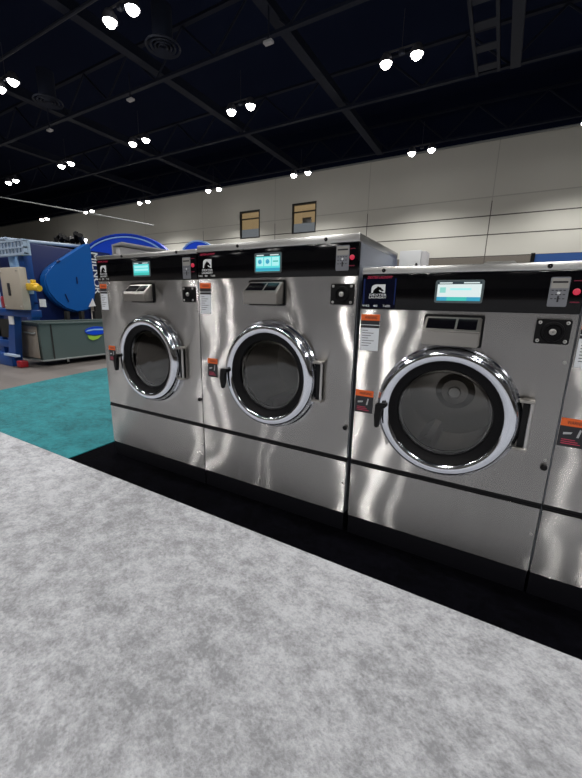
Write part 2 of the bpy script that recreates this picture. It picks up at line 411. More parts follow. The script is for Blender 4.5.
    b = bm(); add_lathe(b, P([(.268, 0), (.267, .010), (.261, .016), (.2585, .030), (.252, .043), (.243, .0515), (.236, .0535), (.225, .0535), (.215, .051), (.2105, .047), (.207, .02), (.206, -.005)]), dx, 0, dz, seg=112); ring = obj('door', b, 'chrome', t, label='chrome porthole door ring')
    b = bm(); add_lathe(b, P([(.2095, .042), (.2, .036), (.19, .03), (.178, .026), (.172, .016), (.17, -.02), (.175, -.03)]), dx, 0, dz, seg=96); obj('door_gasket', b, 'rubber', ring)
    b = bm(); add_lathe(b, P([(.173, .02), (.165, .0215), (.12, .026), (.06, .029), (.0015, .03)]), dx, 0, dz, seg=96); obj('door_glass', b, 'glass', ring, label='round glass pane')
    b = bm(); add_tube(b, [(dx+.166*k*math.cos(a), -.012, dz+.166*k*math.sin(a)) for a in [2*PI*i/72 for i in range(72)]], .004, 8, True); obj('glass_rim', b, 'satin', ring)
    # hinge: bracket with a slot and pin
    h0, h1, hza, hzb = dx+dr*.985, dx+dr*1.185, dz-.098*k, dz+.098*k
    b = bm(); add_prism(b, rrect(h0+.006, h1-.006, hza, hzb, .008), 'y', -.007, .001); hg = obj('door_hinge', b, 'disp', ring)
    b = bm(); add_box(b, h0+.010, h1-.020, -.022, -.0065, hza+.012, hzb-.012, .003); obj('hinge_block', b, 'black', ring)
    for za, zb2 in ((hza+.002, hza+.014), (hzb-.014, hzb-.002)):
        b = bm(); add_box(b, h0-.004, h1-.008, -.034, -.006, za, zb2, .003); obj('hinge_knuckle', b, 'disp', ring)
    b = bm(); add_tube(b, [(h1-.0145, -.022, hza+.006), (h1-.0145, -.022, hzb-.006)], .0065, 14); obj('hinge_pin', b, 'satin', ring)
    # black latch handle on the left
    gx = dx-dr*.985
    b = bm(); add_prism(b, [(gx-.004, dz+.016), (gx+.04, dz+.018), (gx+.04, dz+.002), (gx+.02, dz-.004), (gx+.019, dz-.056), (gx+.014, dz-.088), (gx-.002, dz-.088), (gx-.006, dz-.036)], 'y', -.088, -.066)
    bmesh.ops.bevel(b, geom=b.edges[:], offset=.004, segments=2, affect='EDGES'); add_box(b, gx+.02, gx+.038, -.07, -.03, dz+.003, dz+.016); obj('door_handle', b, 'black', ring, label='black latch handle')
    # drum seen through the glass
    b = bm(); add_lathe(b, [(dr*.79, .0), (dr*.79, .06), (dr*.86, .064), (dr*.86, .42), (.09, .43), (.06, .4), (.0015, .395)], dx, 0, dz, seg=80)
    drum = obj('drum', b, 'drum', t)
    b = bm()
    for a in (90, 210, 330):
        ca, sa = math.cos(R(a)), math.sin(R(a)); rr = dr*.80
        add_box(b, -.03, .03, .1, .4, -.03, .03, .015)
        for v in b.verts[-24:]: pass
    b.free()
    for a in (80, 200, 320):
        b = bm(); add_prism(b, [(-.045, 0), (.045, 0), (.014, -.05), (-.014, -.05)], 'y', .09, .41)
        bmesh.ops.transform(b, matrix=Matrix.Translation((dx, 0, dz)) @ Matrix.Rotation(R(a), 4, 'Y') @ Matrix.Translation((0, 0, dr*.86)), verts=b.verts); obj('drum_lifter', b, 'satin', drum)
    b = bm(); add_lathe(b, [(.0015, .385), (.025, .386), (.03, .395)], dx, 0, dz, seg=32); obj('drum_hub', b, 'trim_steel', drum)
    b = bm()
    for ri in range(4, 6):
        for q in range(ri*9):
            a = 2*PI*q/(ri*9); r0 = .09+ri*.022
            if r0 < dr*.84: add_lathe(b, [(.0005, .4245), (.0035, .4245)], dx+r0*math.cos(a), 0, dz+r0*math.sin(a), seg=6)
    obj('drum_perforation', b, 'gap', drum, kind='stuff')
    # soap dispenser: wedge with two openings on its sloping top
    ex0, ex1, ez0, ez1 = disp[0], disp[1], disp[2]+o, disp[3]+o
    b = bm(); add_prism(b, rrect(ex0-.008, ex1+.008, ez0-.006, ez1+.008, .008), 'y', -.006, .002); ds = obj('soap_dispenser', b, 'black', t)
    dep = .07; lip = .05
    b = bm(); add_prism(b, [(-.004, ez0+.002), (-.004, ez1), (-.012, ez1), (-dep, ez1-lip), (-dep+.004, ez0)], 'x', ex0, ex1)
    bmesh.ops.bevel(b, geom=b.edges[:], offset=.004, segments=2, affect='EDGES'); obj('dispenser_body', b, 'disp', ds)
    n = Vector((0, -lip, dep-.012)).normalized(); q0 = Vector((0, -.012, ez1)); q1 = Vector((0, -dep, ez1-lip))
    for a0, a1 in ((.05, .56), (.6, .93)):
        b = bm(); X0 = ex0+(ex1-ex0)*a0; X1 = ex0+(ex1-ex0)*a1
        c = [(X0, .14), (X1, .14), (X1, .84), (X0, .84)]
        lo = [b.verts.new(Vector((xx, 0, 0))+q0.lerp(q1, tt)+n*.0006) for xx, tt in c]; hi = [b.verts.new(Vector((xx, 0, 0))+q0.lerp(q1, tt)+n*.0016) for xx, tt in c]
        b.faces.new(hi); b.faces.new(lo[::-1])
        for i in range(4): b.faces.new((lo[i], lo[(i+1) % 4], hi[(i+1) % 4], hi[i]))
        obj('dispenser_cup', b, 'gloss', ds)
    # square black lock plate
    qx0, qx1, qz0, qz1 = square[0], square[1], square[2]+o, square[3]+o; qx, qz = (qx0+qx1)/2, (qz0+qz1)/2
    b = bm(); add_prism(b, rrect(qx0, qx1, qz0, qz1, .006), 'y', -.007, .001); sq = obj('lock_plate', b, 'black', t)
    b = bm(); add_lathe(b, [(.034, -.007), (.032, -.014), (.026, -.015), (.024, -.009), (.0015, -.009)], qx, 0, qz, seg=40); obj('lock_bezel', b, 'rubber', sq)
    b = bm(); add_lathe(b, [(.010, -.009), (.010, -.017), (.007, -.019), (.0015, -.019)], qx, 0, qz, seg=24); obj('lock_barrel', b, 'satin', sq)
    for u in (-1, 1):
        for v in (-1, 1):
            b = bm(); add_lathe(b, [(.0062, -.007), (.005, -.0105), (.0015, -.011)], qx+u*(.5*(qx1-qx0)-.011), 0, qz+v*(.5*(qz1-qz0)-.010), seg=14); obj('plate_screw', b, 'trim_steel', sq)
    # printed labels
    s0, s1, z0, z1 = stick[0], stick[1], stick[2]+o, stick[3]+o; h = z1-z0
    b = bm(); add_box(b, s0, s1, -.0012, .001, z0, z1); lb = obj('instruction_label', b, 'paper', t, False, 'white instruction label with orange warning band')
    b = bm(); add_box(b, s0, s1, -.0018, -.0012, z1-.17*h, z1); obj('warning_band', b, 'orange', lb, False)
    b = bm(); add_box(b, s0, s1, -.0018, -.0012, z1-.28*h, z1-.17*h); add_box(b, s0, s1, -.0018, -.0012, z1-.37*h, z1-.30*h)
    text_into(b, 'WARNING', s0+.2*(s1-s0), s0+.85*(s1-s0), z1-.125*h, z1-.05*h, -.0021)
    for q in range(7): add_box(b, s0+.1*(s1-s0), s0+(.4+.45*((q*37) % 10)/10)*(s1-s0), -.0016, -.0012, z1-(.45+.07*q)*h, z1-(.435+.07*q)*h)
    obj('label_print', b, 'ink', lb, False)
    s0, s1, z0, z1 = stick2[0], stick2[1], stick2[2]+o, stick2[3]+o; h = z1-z0
    b = bm(); add_box(b, s0, s1, -.0012, .001, z0, z1); lb = obj('warning_label', b, 'ink', t, False, 'black warning label with orange band')
    b = bm(); add_box(b, s0, s1, -.0018, -.0012, z1-.27*h, z1); obj('warning_band', b, 'orange', lb, False)
    b = bm(); text_into(b, 'WARNING', s0+.22*(s1-s0), s0+.9*(s1-s0), z1-.2*h, z1-.08*h, -.0021); obj('warning_text', b, 'ink', lb, False)
    b = bm(); w2 = s1-s0
    add_prism(b, [(s0+.15*w2, z0+.42*h), (s0+.42*w2, z0+.46*h), (s0+.46*w2, z0+.53*h), (s0+.15*w2, z0+.5*h)], 'y', -.0018, -.0012)
    add_prism(b, [(s0+.62*w2, z0+.36*h), (s0+.7*w2, z0+.36*h), (s0+.76*w2, z0+.62*h), (s0+.7*w2, z0+.66*h)], 'y', -.0018, -.0012)
    obj('label_pictogram', b, 'greyprint', lb, False)
    b = bm()
    for q in range(3): add_box(b, s0+.12*w2, s0+(.8-.1*q)*w2, -.0018, -.0012, z0+(.10+.07*q)*h, z0+(.125+.07*q)*h)
    obj('label_print', b, 'redprint', lb, False)
    # small black latch knob and edge screws
    b = bm(); add_lathe(b, [(.011, 0), (.011, -.008), (.008, -.012), (.0015, -.0125)], lock[0], 0, lock[1]+o, seg=22); obj('panel_knob', b, 'black', t)
    for zz in ((zb+zs)/2+.02, pb-.16, zs+.18):
        b = bm(); add_lathe(b, [(.0055, 0), (.0045, -.003), (.0015, -.0035)], w-.016, 0, zz+o, seg=12); obj('panel_screw', b, 'trim_steel', t)
    return t
COMMON = dict(zb=.0984, zs=.3815)
m1 = washer('tall steel washer at the left end beside the teal carpet', -1.787, .8785, .628, pb=1.2095, pt=1.342, zt=1.366,
    door=(.468, .742, .255), disp=(.333, .523, 1.088, 1.186), square=(.765, .853, 1.091, 1.172), screen=(.362, .513, 1.232, 1.318),
    coin=(.774, .832, 1.214, 1.325), red=(.849, 1.283), horse=(.042, .101, 1.264, 1.306), stick=(.014, .083, 1.030, 1.193), stick2=(.045, .112, .692, .794), lock=(.86, .539), kind='list', sides=1, code=('V-4.2', '80', 'T-1200'), **COMMON)
m2 = washer('tall steel washer, second from left, with three tiles on its screen', -.9065, .8985, .628, pb=1.2125, pt=1.3463, zt=1.3805,
    door=(.468, .742, .257), disp=(.346, .54, 1.088, 1.192), square=(.78, .885, 1.093, 1.18), screen=(.374, .526, 1.233, 1.324),
    coin=(.797, .856, 1.234, 1.335), red=(.869, 1.286), horse=(.042, .101, 1.266, 1.309), stick=(.011, .087, 1.031, 1.191), stick2=(.05, .119, .685, .789), lock=(.881, .539), kind='tiles', sides=1, code=('V-4.2', '80', 'T-1200'), **COMMON)
A3 = dict(pb=1.0769, pt=1.2162, zt=1.2439, door=(.3735, .684, .2535), disp=(.272, .466, .952, 1.056), square=(.63, .729, .977, 1.058), screen=(.293, .457, 1.107, 1.19),
    coin=(.65, .703, 1.1, 1.195), red=(.724, 1.148), horse=(.045, .102, 1.143, 1.176), stick=(.008, .088, .904, 1.056), stick2=(.004, .085, .626, .728), lock=(.728, .535), kind='wide', sides=1, code=('V-4.2', '40', 'T-600'), **COMMON)
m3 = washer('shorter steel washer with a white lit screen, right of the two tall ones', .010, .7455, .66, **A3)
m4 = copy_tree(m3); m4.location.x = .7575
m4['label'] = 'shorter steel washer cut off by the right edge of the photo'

# ------------------------------------------------------------------ things on and behind the washers
t = thing('vent_cover', 'low bent sheet-steel cover on top of the leftmost washer', 'cover', (-1.64, .05, 1.366))
b = bm(); add_prism(b, [(-.05, 0), (-.05, .072), (.05, .084), (.05, .076), (-.038, .064), (-.038, 0)], 'y', 0, .5); obj('bent_sheet', b, 'vent', t)
b = bm(); add_box(b, -.038, .0, .02, .5, 0, .06); obj('inner_panel', b, 'boxgrey', t)
t = thing('carton', 'small white carton on top of the short washer beside the tall one', 'box', (.095, .53, 1.2439))
b = bm(); add_box(b, -.062, .045, -.03, .06, 0, .128, .002); obj('carton_body', b, 'white_box', t)
b = bm(); add_box(b, .046, .072, -.028, .055, 0, .122, .003); obj('side_flap', b, 'boxgrey', t, label='grey side')
b = bm(); add_prism(b, [(-.015, .0), (.044, .0), (.044, .05), (.036, .05), (.03, .066), (.022, .066), (.018, .044), (.004, .044), (-.002, .052), (-.009, .052)], 'y', -.0312, -.0302); obj('printed_pattern', b, 'ink', t, False)
t = thing('lid_plate', 'small flat steel plate lying on the short washer top', 'plate', (.50, .3, 1.2439))
b = bm(); add_prism(b, rrect(-.062, .062, .0, .036, .016), 'y', -.03, .05); obj('plate_body', b, 'trim_steel', t)
b = bm(); add_box(b, -.05, .05, -.0315, -.0302, .008, .02); obj('plate_slot', b, 'satin', t)
t = thing('booth_wall', 'blue booth panel with a dark post far behind the right end washers', 'partition', (1.05, 10, 0))
b = bm(); add_box(b, .06, 4.2, 0, .08, .0, 2.47); obj('panel', b, 'boothblue', t)
b = bm(); add_box(b, -.03, .06, -.03, .11, 0, 2.5); obj('post', b, 'black', t)

# ------------------------------------------------------------------ blue laundry plant at the back left
t = thing('laundry_press', 'large blue industrial laundry machine with a rounded side guard', 'machine', (-7.2, 1.5, 0))
ox, oy = -7.2, 1.5
def L2(b): bmesh.ops.translate(b, vec=(-ox, -oy, 0), verts=b.verts); return b
b = bm(); add_box(b, -9.2, -7.37, 2.15, 3.4, .25, 2.12, .03); add_box(b, -9.2, -7.25, 1.9, 3.4, .0, .3, .02); obj('main_body', L2(b), 'blue_dk', t)
b = bm(); add_tube(b, [(-7.5, 2.0, 2.14), (-7.4, 3.4, 2.2)], .035, 10); add_tube(b, [(-9.0, 2.05, 2.15), (-7.5, 2.0, 2.15)], .035, 10); obj('top_rail', L2(b), 'palegrille', t)
gp = [(2.385, 1.42), (2.42, 1.56), (2.5, 1.67), (2.62, 1.76), (3.28, 2.21), (3.34, 2.25), (3.38, 2.26), (3.40, 2.2), (3.40, 1.3), (3.36, 1.06), (3.30, .95), (3.18, .87), (2.95, .835), (2.72, .91), (2.55, 1.05), (2.43, 1.22)]
b = bm(); add_prism(b, gp, 'x', -7.36, -7.16); bmesh.ops.bevel(b, geom=[e for e in b.edges], offset=.03, segments=3, affect='EDGES'); gd = obj('side_guard', L2(b), 'blue', t, label='teardrop shaped bright blue guard')
for p, q, r in (((-7.155, 2.66, 1.8), (-7.155, 2.72, 1.84), .02), ((-7.155, 3.02, 1.55), (-7.155, 3.02, 1.42), .012), ((-7.155, 2.75, 1.2), (-7.155, 2.8, 1.05), .012)):
    b = bm(); add_tube(b, [p, q], r, 8); obj('guard_clip', L2(b), 'blue_dk', gd)
b = bm(); add_prism(b, [(3.2, .95), (3.36, .97), (3.31, 1.13)], 'x', -7.15, -7.14); obj('warning_sticker', L2(b), 'white', gd)
# front frame with the control cabinet
press = t
t = thing('control_frame', 'blue steel frame with a beige control cabinet at the left photo edge', 'frame', (-6.4, 1.4, 0))
ox, oy = -6.6, 1.46
b = bm()
add_box(b, -5.88, -5.74, 1.38, 1.5, .78, 1.87, .01); add_box(b, -7.4, -7.28, 1.38, 1.5, .0, 1.86, .01)
add_box(b, -7.4, -5.71, 1.37, 1.52, .82, .93, .01); add_box(b, -7.4, -5.8, 1.39, 1.49, 1.74, 1.84, .01)
add_prism(b, [(-6.46, .84), (-6.30, .84), (-6.46, .14), (-6.70, .14)], 'y', 1.4, 1.5)
add_box(b, -7.4, -6.5, 1.36, 1.52, .0, .2, .01); add_box(b, -7.4, -6.62, 1.405, 1.495, .3, .42, .01); add_box(b, -7.0, -6.86, 1.42, 1.5, .15, .85, .01)
obj('steel_frame', L2(b), 'blue_frame', t)
b = bm(); add_box(b, -7.3, -6.46, 1.42, 1.51, .46, .76, .01); obj('drive_unit', L2(b), 'gap', t)
b = bm(); add_box(b, -6.25, -5.68, 1.27, 1.375, .93, 1.53, .015); cb = obj('control_cabinet', L2(b), 'beige', t)
b = bm(); add_box(b, -6.04, -5.98, 1.255, 1.269, 1.13, 1.31, .005); obj('cabinet_latch', L2(b), 'ink', cb)
for p, q in ((-6.2, 1.48), (-5.74, 1.48), (-6.2, .98), (-5.74, .98)):
    b = bm(); add_lathe(b, [(.012, 1.269), (.009, 1.262), (.0015, 1.262)], p, 0, q, seg=10); obj('cabinet_screw', L2(b), 'satin', cb)
b = bm()
add_box(b, -7.5, -5.54, 1.3, 1.37, 1.87, 1.9); add_box(b, -7.5, -5.54, 1.3, 1.37, 1.69, 1.72); add_box(b, -7.5, -5.54, 1.3, 1.37, 1.78, 1.8)
for k in range(20): add_box(b, -7.5+k*.1, -7.44+k*.1, 1.31, 1.36, 1.7, 1.88)
add_box(b, -5.74, -5.54, 1.365, 1.4, 1.69, 1.9); obj('guard_grille', L2(b), 'palegrille', t)
for p, q, r in (((-6.12, 1.44, 1.4), (-6.16, 1.44, 1.7), .06), ((-5.93, 1.44, 1.5), (-5.96, 1.44, 1.72), .04), ((-6.44, 1.3, .95), (-6.5, 1.3, 1.68), .025)):
    b = bm(); add_tube(b, [p, q], r, 12); obj('air_pipe', L2(b), 'signpale', t)
b = bm(); add_box(b, -5.70, -5.5, 1.34, 1.44, 1.21, 1.31, .02); add_tube(b, [(-5.54, 1.38, 1.25), (-5.44, 1.4, 1.24)], .045, 12); add_box(b, -5.6, -5.55, 1.36, 1.42, 1.3, 1.36, .01); obj('valve', L2(b), 'yellow', t)
b = bm(); add_box(b, -5.74, -5.70, 1.33, 1.45, 1.16, 1.36, .01); obj('valve_plate', L2(b), 'palegrille', t)
b = bm(); add_box(b, -6.42, -6.27, 1.3, 1.36, .95, 1.12, .01); obj('warning_plate', L2(b), 'red', t)
b = bm(); add_tube(b, [(-5.76, 1.46, 1.03), (-5.44, 1.46, 1.03)], .015, 8); br = obj('notice_bracket', L2(b), 'blue_dk', t)
b = bm(); add_box(b, -5.58, -5.42, 1.44, 1.45, .98, 1.09); obj('notice_sheet', L2(b), 'paper', br)
b = bm(); add_box(b, -6.46, -6.32, 1.385, 1.399, .69, .82); obj('notice_label', L2(b), 'white', t)
b = bm(); add_box(b, -6.6, -6.2, 1.3, 1.36, .19, .22); obj('kick_bar', L2(b), 'palegrille', t)
b = bm(); add_box(b, -6.40, -6.26, 1.37, 1.49, .0, .11, .02); obj('foot_block', L2(b), 'red', t)
t = press; ox, oy = -7.2, 1.5
b = bm()
for k in range(7): add_tube(b, [(-8.2+.13*k, 3.2+.03*k, 2.1), (-8.25+.14*k, 3.2+.03*k, 2.28+.06*((k*5) % 3)), (-8.1+.14*k, 3.25, 2.3+.05*((k*3) % 4))], .055, 8)
add_box(b, -8.3, -7.5, 3.1, 3.5, 2.1, 2.26, .03); obj('hose_bundle', L2(b), 'rubber', t)
b = bm()
for yy in (2.7, 3.0, 3.3): add_box(b, -7.2, -7.1, yy, yy+.06, .0, .86)
obj('support_leg', L2(b), 'gap', t)
tag(obj('work_lamp', (lambda b: (add_lathe(b, [(.0015, -.03), (.025, -.02), (.03, 0), (.025, .02), (.0015, .03)], -7.26, 3.36, 2.32, 'z', 20), add_box(b, -7.27, -7.25, 3.35, 3.37, 2.262, 2.30), b)[-1])(bm()), glow('work_lamp_glow', (.95, .98, 1, 1), 6)), 'tiny glowing white lamp on top of the blue rounded guard', 'lamp')
# wheeled bin
t = thing('laundry_bin', 'grey green wheeled laundry bin with a logo in front of the blue machine', 'bin', (-6.2, 2.9, 0))
ox, oy = -6.2, 2.9
x0, x1, y0, y1 = -6.56, -5.85, 1.55, 4.4
def hollow(b, x0, x1, y0, y1, z0, z1, th, taper):
    o0 = [(x0+taper, y0+taper), (x1-taper, y0+taper), (x1-taper, y1-taper), (x0+taper, y1-taper)]; o1 = [(x0, y0), (x1, y0), (x1, y1), (x0, y1)]
    i1 = [(x0+th, y0+th), (x1-th, y0+th), (x1-th, y1-th), (x0+th, y1-th)]
    i0 = [(p[0]+(th if p[0] < (x0+x1)/2 else -th), p[1]+(th if p[1] < (y0+y1)/2 else -th)) for p in o0]
    V = lambda ps, z: [b.verts.new((p[0], p[1], z)) for p in ps]
    a, c, d_, e = V(o0, z0), V(o1, z1), V(i1, z1), V(i0, z0+th)
    for i in range(4):
        j = (i+1) % 4
        b.faces.new((a[i], a[j], c[j], c[i])); b.faces.new((c[i], c[j], d_[j], d_[i])); b.faces.new((d_[i], d_[j], e[j], e[i]))
    b.faces.new(a[::-1]); b.faces.new(e)
b = bm(); hollow(b, x0, x1, y0, y1, .11, .70, .02, .02); obj('bin_body', L2(b), 'bin', t)
b = bm(); add_box(b, x0-.01, x1-.06, y0-.012, y0-.002, .14, .66, .003); obj('lit_end_face', L2(b), 'bin_lit', t, label='end face with warm light put into its colour')  # thin sheet carrying the painted light on the bin's end
b = bm(); add_box(b, x0-.015, x1+.015, y0-.02, y0+.02, .69, .72, .006); add_box(b, x0-.015, x1+.015, y1-.02, y1+.02, .69, .72, .006); add_box(b, x1-.02, x1+.015, y0, y1, .69, .72, .006); add_box(b, x0-.015, x0+.02, y0, y1, .69, .72, .006); obj('bin_rim', L2(b), 'bin', t)
b = bm(); add_box(b, x0+.01, x1+.004, y0+.005, y1, .09, .115, .006); obj('base_rail', L2(b), 'rim', t)
b = bm(); add_tube(b, [(x0+.02, y0-.015, .57), (x0+.05, y0-.05, .565), (x1-.14, y0-.05, .55), (x1-.1, y0-.012, .55)], .012, 8); obj('push_handle', L2(b), 'rim', t)
b = bm(); add_box(b, x1-.001, x1+.006, y0+.17, y0+.19, .12, .69); obj('corner_seam', L2(b), 'gap', t)
for cx, cy in ((x0+.1, y0+.3), (x1-.07, y0+.42), (x0+.1, y1-.3), (x1-.07, y1-.3)):
    b = bm(); add_lathe(b, [(.0015, -.014), (.03, -.014), (.036, -.008), (.036, .008), (.03, .014), (.0015, .014)], cx, cy, .036, 'x', 22)
    w_ = obj('caster', L2(b), 'rubber', t); b = bm(); add_box(b, cx-.022, cx+.022, cy-.016, cy+.016, .04, .095); obj('caster_fork', L2(b), 'satin', w_)
yc = 2.5; zc = .55
b = bm(); add_prism(b, [(yc+.21*math.cos(a), zc+.075*math.sin(a)) for a in [2*PI*k/40 for k in range(40)]], 'x', x1-.004, x1+.006); lg = obj('bin_logo', L2(b), 'signblue', t, label='blue oval logo over a green leaf')
b = bm(); add_prism(b, [(yc-.17, zc-.075), (yc-.02, zc-.1), (yc+.1, zc-.085), (yc+.02, zc-.15), (yc-.08, zc-.17), (yc-.15, zc-.14)], 'x', x1-.004, x1+.004); obj('logo_leaf', L2(b), 'green', lg)
b = bm(); add_prism(b, [(yc-.2, zc-.01), (yc-.05, zc+.012), (yc+.19, zc+.0), (yc+.18, zc+.03), (yc-.03, zc+.035), (yc-.16, zc+.02)], 'x', x1+.006, x1+.008); obj('logo_stripe', L2(b), 'signpale', lg)

# totem sign and the two oval signs
t = thing('totem_sign', 'narrow dark banner with white upright lettering beside the blue machine', 'sign', (-7.27, 3.47, 0), R(90))
b = bm(); add_box(b, -.05, .42, -.01, .04, 1.3, 2.12); obj('banner', b, 'blue_dk', t); b = bm(); add_box(b, -.05, .42, -.01, .04, .04, 1.3); obj('banner_skirt', b, 'gap', t, label='black lower half')
b = bm(); vs = text_into(b, 'MILNOR', 0, .72, 0, .22, 0)
for v in vs: v.co = Vector((-.03+v.co.z*.7, -.012, 2.09-v.co.x*1.2))
obj('banner_lettering', b, 'white', t, False)
b = bm(); add_box(b, -.05, .5, -.12, .14, 0, .04, .005); obj('banner_foot', b, 'black', t)
def oval(label, x, y, zc, a, c):
    t = thing('oval_sign', label, 'sign', (x, y, 0), R(12))
    b = bm(); add_prism(b, ellipse(0, zc, a, c), 'y', -.06, .06); p = obj('sign_panel', b, 'signblue', t)
    def ringm(s0, s1, y0, y1):
        b = bm(); A = ellipse(0, zc, a*s0, c*s0*1.0); B = ellipse(0, zc, a*s1, c*s1)
        va = [[b.verts.new((q[0], yy, q[1])) for q in E] for E in (A, B) for yy in (y0, y1)]
        for i in range(64):
            j = (i+1) % 64
            b.faces.new((va[0][i], va[0][j], va[2][j], va[2][i])); b.faces.new((va[0][i], va[1][i], va[1][j], va[0][j])); b.faces.new((va[2][i], va[2][j], va[3][j], va[3][i]))
        return b
    obj('sign_line', ringm(.93, .96, -.075, -.05), 'signpale', p); obj('sign_border', ringm(.995, 1.03, -.08, .07), 'signpale' if a < 1 else 'signblue', p)
    b = bm(); add_tube(b, [(0, .1, .05), (0, .1, zc)], .06, 12); obj('sign_post', b, 'satin', t)
    b = bm(); add_box(b, -.4, .4, -.3, .4, 0, .05, .01); obj('sign_foot', b, 'black', t)
oval('large blue oval sign with a pale inner line rising behind the leftmost washer', -9.62, 6.0, 1.91, 1.85, 1.1)
oval('small bright blue oval sign peeking over the two tall washers', -10.4, 10.0, 2.95, .75, .55)

# ------------------------------------------------------------------ floor coverings
def slab(name, pts, z0, z1, mat, label, cat):
    b = bm(); add_prism(b, pts, 'z', z0, z1); return tag(obj(name, b, mat, None, False), label, cat)
E = -.243
slab('carpet', [(-4.44, E), (-4.44, -9), (9, -9), (9, E-.003)], 0, .012, 'carpet_grey', 'light grey mottled carpet filling the foreground', 'carpet')
slab('carpet', [(-1.965, E+.001), (-2.04, .9), (-2.04, 6), (-5.95, 6), (-5.0, 2.05), (-4.775, 1.086), (-4.59, .425), (-4.42, E+.001)], 0, .010, 'carpet_teal', 'teal carpet left of the washer row', 'carpet')
slab('floor_mat', [(-1.963, E+.001), (9, E-.002), (9, .95), (-2.038, .95)], 0, .004, 'mat', 'black carpet strip under the washers', 'carpet')
b = bm(); add_box(b, -60, 25, -25, 24.3, -.2, 0); struct('floor', b, 'concrete')

# ------------------------------------------------------------------ hall
b = bm(); Z1 = 13
wins = [(-19.002, -17.038, 6.288, 8.36), (-14.075, -12.068, 6.331, 8.425)]
xs = [-60, -19.002, -17.038, -14.075, -12.068, 25]
for k in range(5):
    if k in (1, 3):
        a = wins[k//2]; add_box(b, xs[k], xs[k+1], 24, 24.3, 0, a[2]); add_box(b, xs[k], xs[k+1], 24, 24.3, a[3], Z1)
    else: add_box(b, xs[k], xs[k+1], 24, 24.3, 0, Z1)
struct('wall_back', b, 'wall')
for nm, x0, x1, y0, y1 in (('wall_left', -60.3, -60, -25, 24.3), ('wall_right', 25, 25.3, -25, 24.3), ('wall_front', -60, 25, -25.3, -25)):
    b = bm(); add_box(b, x0, x1, y0, y1, 0, Z1); struct(nm, b, 'wall')
b = bm(); add_box(b, -60, 25, -25, 24.3, Z1, Z1+.2); struct('ceiling', b, 'ceil')
for i, (x0, x1, z0, z1) in enumerate(wins):
    b = bm(); f = .07
    for q in ((x0, x0+f, z0, z1), (x1-f, x1, z0, z1), (x0+f, x1-f, z0, z0+f), (x0+f, x1-f, z1-f*1.6, z1), (x0+f, x1-f, z1-.62, z1-.57)): add_box(b, q[0], q[1], 23.96, 24.2, q[2], q[3])
    wn = struct('window_%d' % (i+1), b, 'winframe')
    b = bm(); add_box(b, x0+f, x1-f, 24.12, 24.13, z0+f, z1-f); obj('pane', b, 'winglass', wn, False)
    b = bm(); add_box(b, x0-.3, x1+.3, 25.6, 25.65, z0-.3, z1+.3); add_box(b, x0-.05, x0, 24.31, 25.6, z0-.3, z1+.3); add_box(b, x1, x1+.05, 24.31, 25.6, z0-.3, z1+.3); add_box(b, x0-.05, x1+.05, 24.31, 25.6, z1+.02, z1+.07); add_box(b, x0-.05, x1+.05, 24.31, 25.6, z0-.1, z0-.02)
    obj('glowing_room', b, 'room', wn, False)
    b = bm(); add_box(b, x0, x1, 24.16, 24.22, z0-.02, z0+.72); obj('partition', b, 'roomwhite', wn)
    if i:
        b = bm(); add_box(b, x0+.75, x0+1.5, 24.24, 24.3, z0+.7, z0+1.12, .06); add_box(b, x0+.85, x0+1.4, 24.23, 24.25, z0+.9, z0+.97); obj('monitor', b, 'satin', wn)
b = bm(); add_box(b, -60, 25, 23.86, 24, 10.357, 13); struct('trim_1', b, 'ceil')
# conduit along the wall top
b = bm(); add_tube(b, [(-60, 23.83, 10.33), (25, 23.83, 10.33)], .06, 8); struct('conduit_pipe', b, 'conduit')
# roof steel: girders along the hall and across it
def girder(x0, x1, y, z0, z1, mat='truss'):
    b = bm(); add_box(b, x0, x1, y-.09, y+.09, z0, z0+.1); add_box(b, x0, x1, y-.09, y+.09, z1-.1, z1)
    n = int((x1-x0)/1.6)
    for k in range(n):
        a = x0+k*1.6; zz = ((z0+.1, z1-.1) if k % 2 == 0 else (z1-.1, z0+.1))
        add_tube(b, [(a, y, zz[0]), (a+1.6, y, zz[1])], .045, 6)
    return b
for i, (y, z0) in enumerate(((23.2, 10.45), (16.6, 10.1), (10.8, 9.95), (4.6, 10.0), (-3, 10), (-11, 10), (-19, 10))):
    t = obj('roof_girder', girder(-58, 23, y, z0, z0+1.6), 'truss')
    tag(t, ('dark lattice roof girder running closest to the back wall', 'dark lattice roof girder, second out from the back wall', 'dark lattice roof girder, third out from the back wall', 'dark lattice roof girder, fourth out from the back wall')[i] if i < 4 else 'dark lattice roof girder behind the viewer', 'beam', 'roof girders')
def ylad(x0, x1, ya, yb, z, st, mat):
    b = bm(); add_box(b, x0-.05, x0+.05, ya, yb, z, z+.14); add_box(b, x1-.05, x1+.05, ya, yb, z, z+.14)
    yy = ya+.3
    while yy < yb: add_box(b, x0, x1, yy, yy+.4, z+.04, z+.08); yy += st
    return b
tag(obj('cable_tray', ylad(-1.5, -.75, 6, 16.5, 10, 1.2, 0), 'truss_lite'), 'ladder-like cable tray under the dark roof at upper right', 'tray')
b = bm(); add_box(b, -.36, -.02, 5, 16.5, 9.97, 10.22); tag(obj('duct', b, 'truss_lite'), 'long dark duct beside the ceiling cable tray', 'duct')
for i, (x, lab) in enumerate(((-7.3, 'dark cross beam above the two tall washers'), (-13.2, 'dark cross beam left of the middle ceiling lamps'), (-20.5, 'dark cross beam over the far left of the hall'), (-27.5, 'farthest left dark cross beam under the roof'), (5.5, 'dark cross beam off to the right of the view'))):
    b = bm(); add_box(b, x-.12, x+.12, -24, 23.1, 10.35, 10.75); add_box(b, x-.2, x+.2, -24, 23.1, 10.33, 10.37); tag(obj('cross_beam', b, 'truss'), lab, 'beam', 'cross beams')
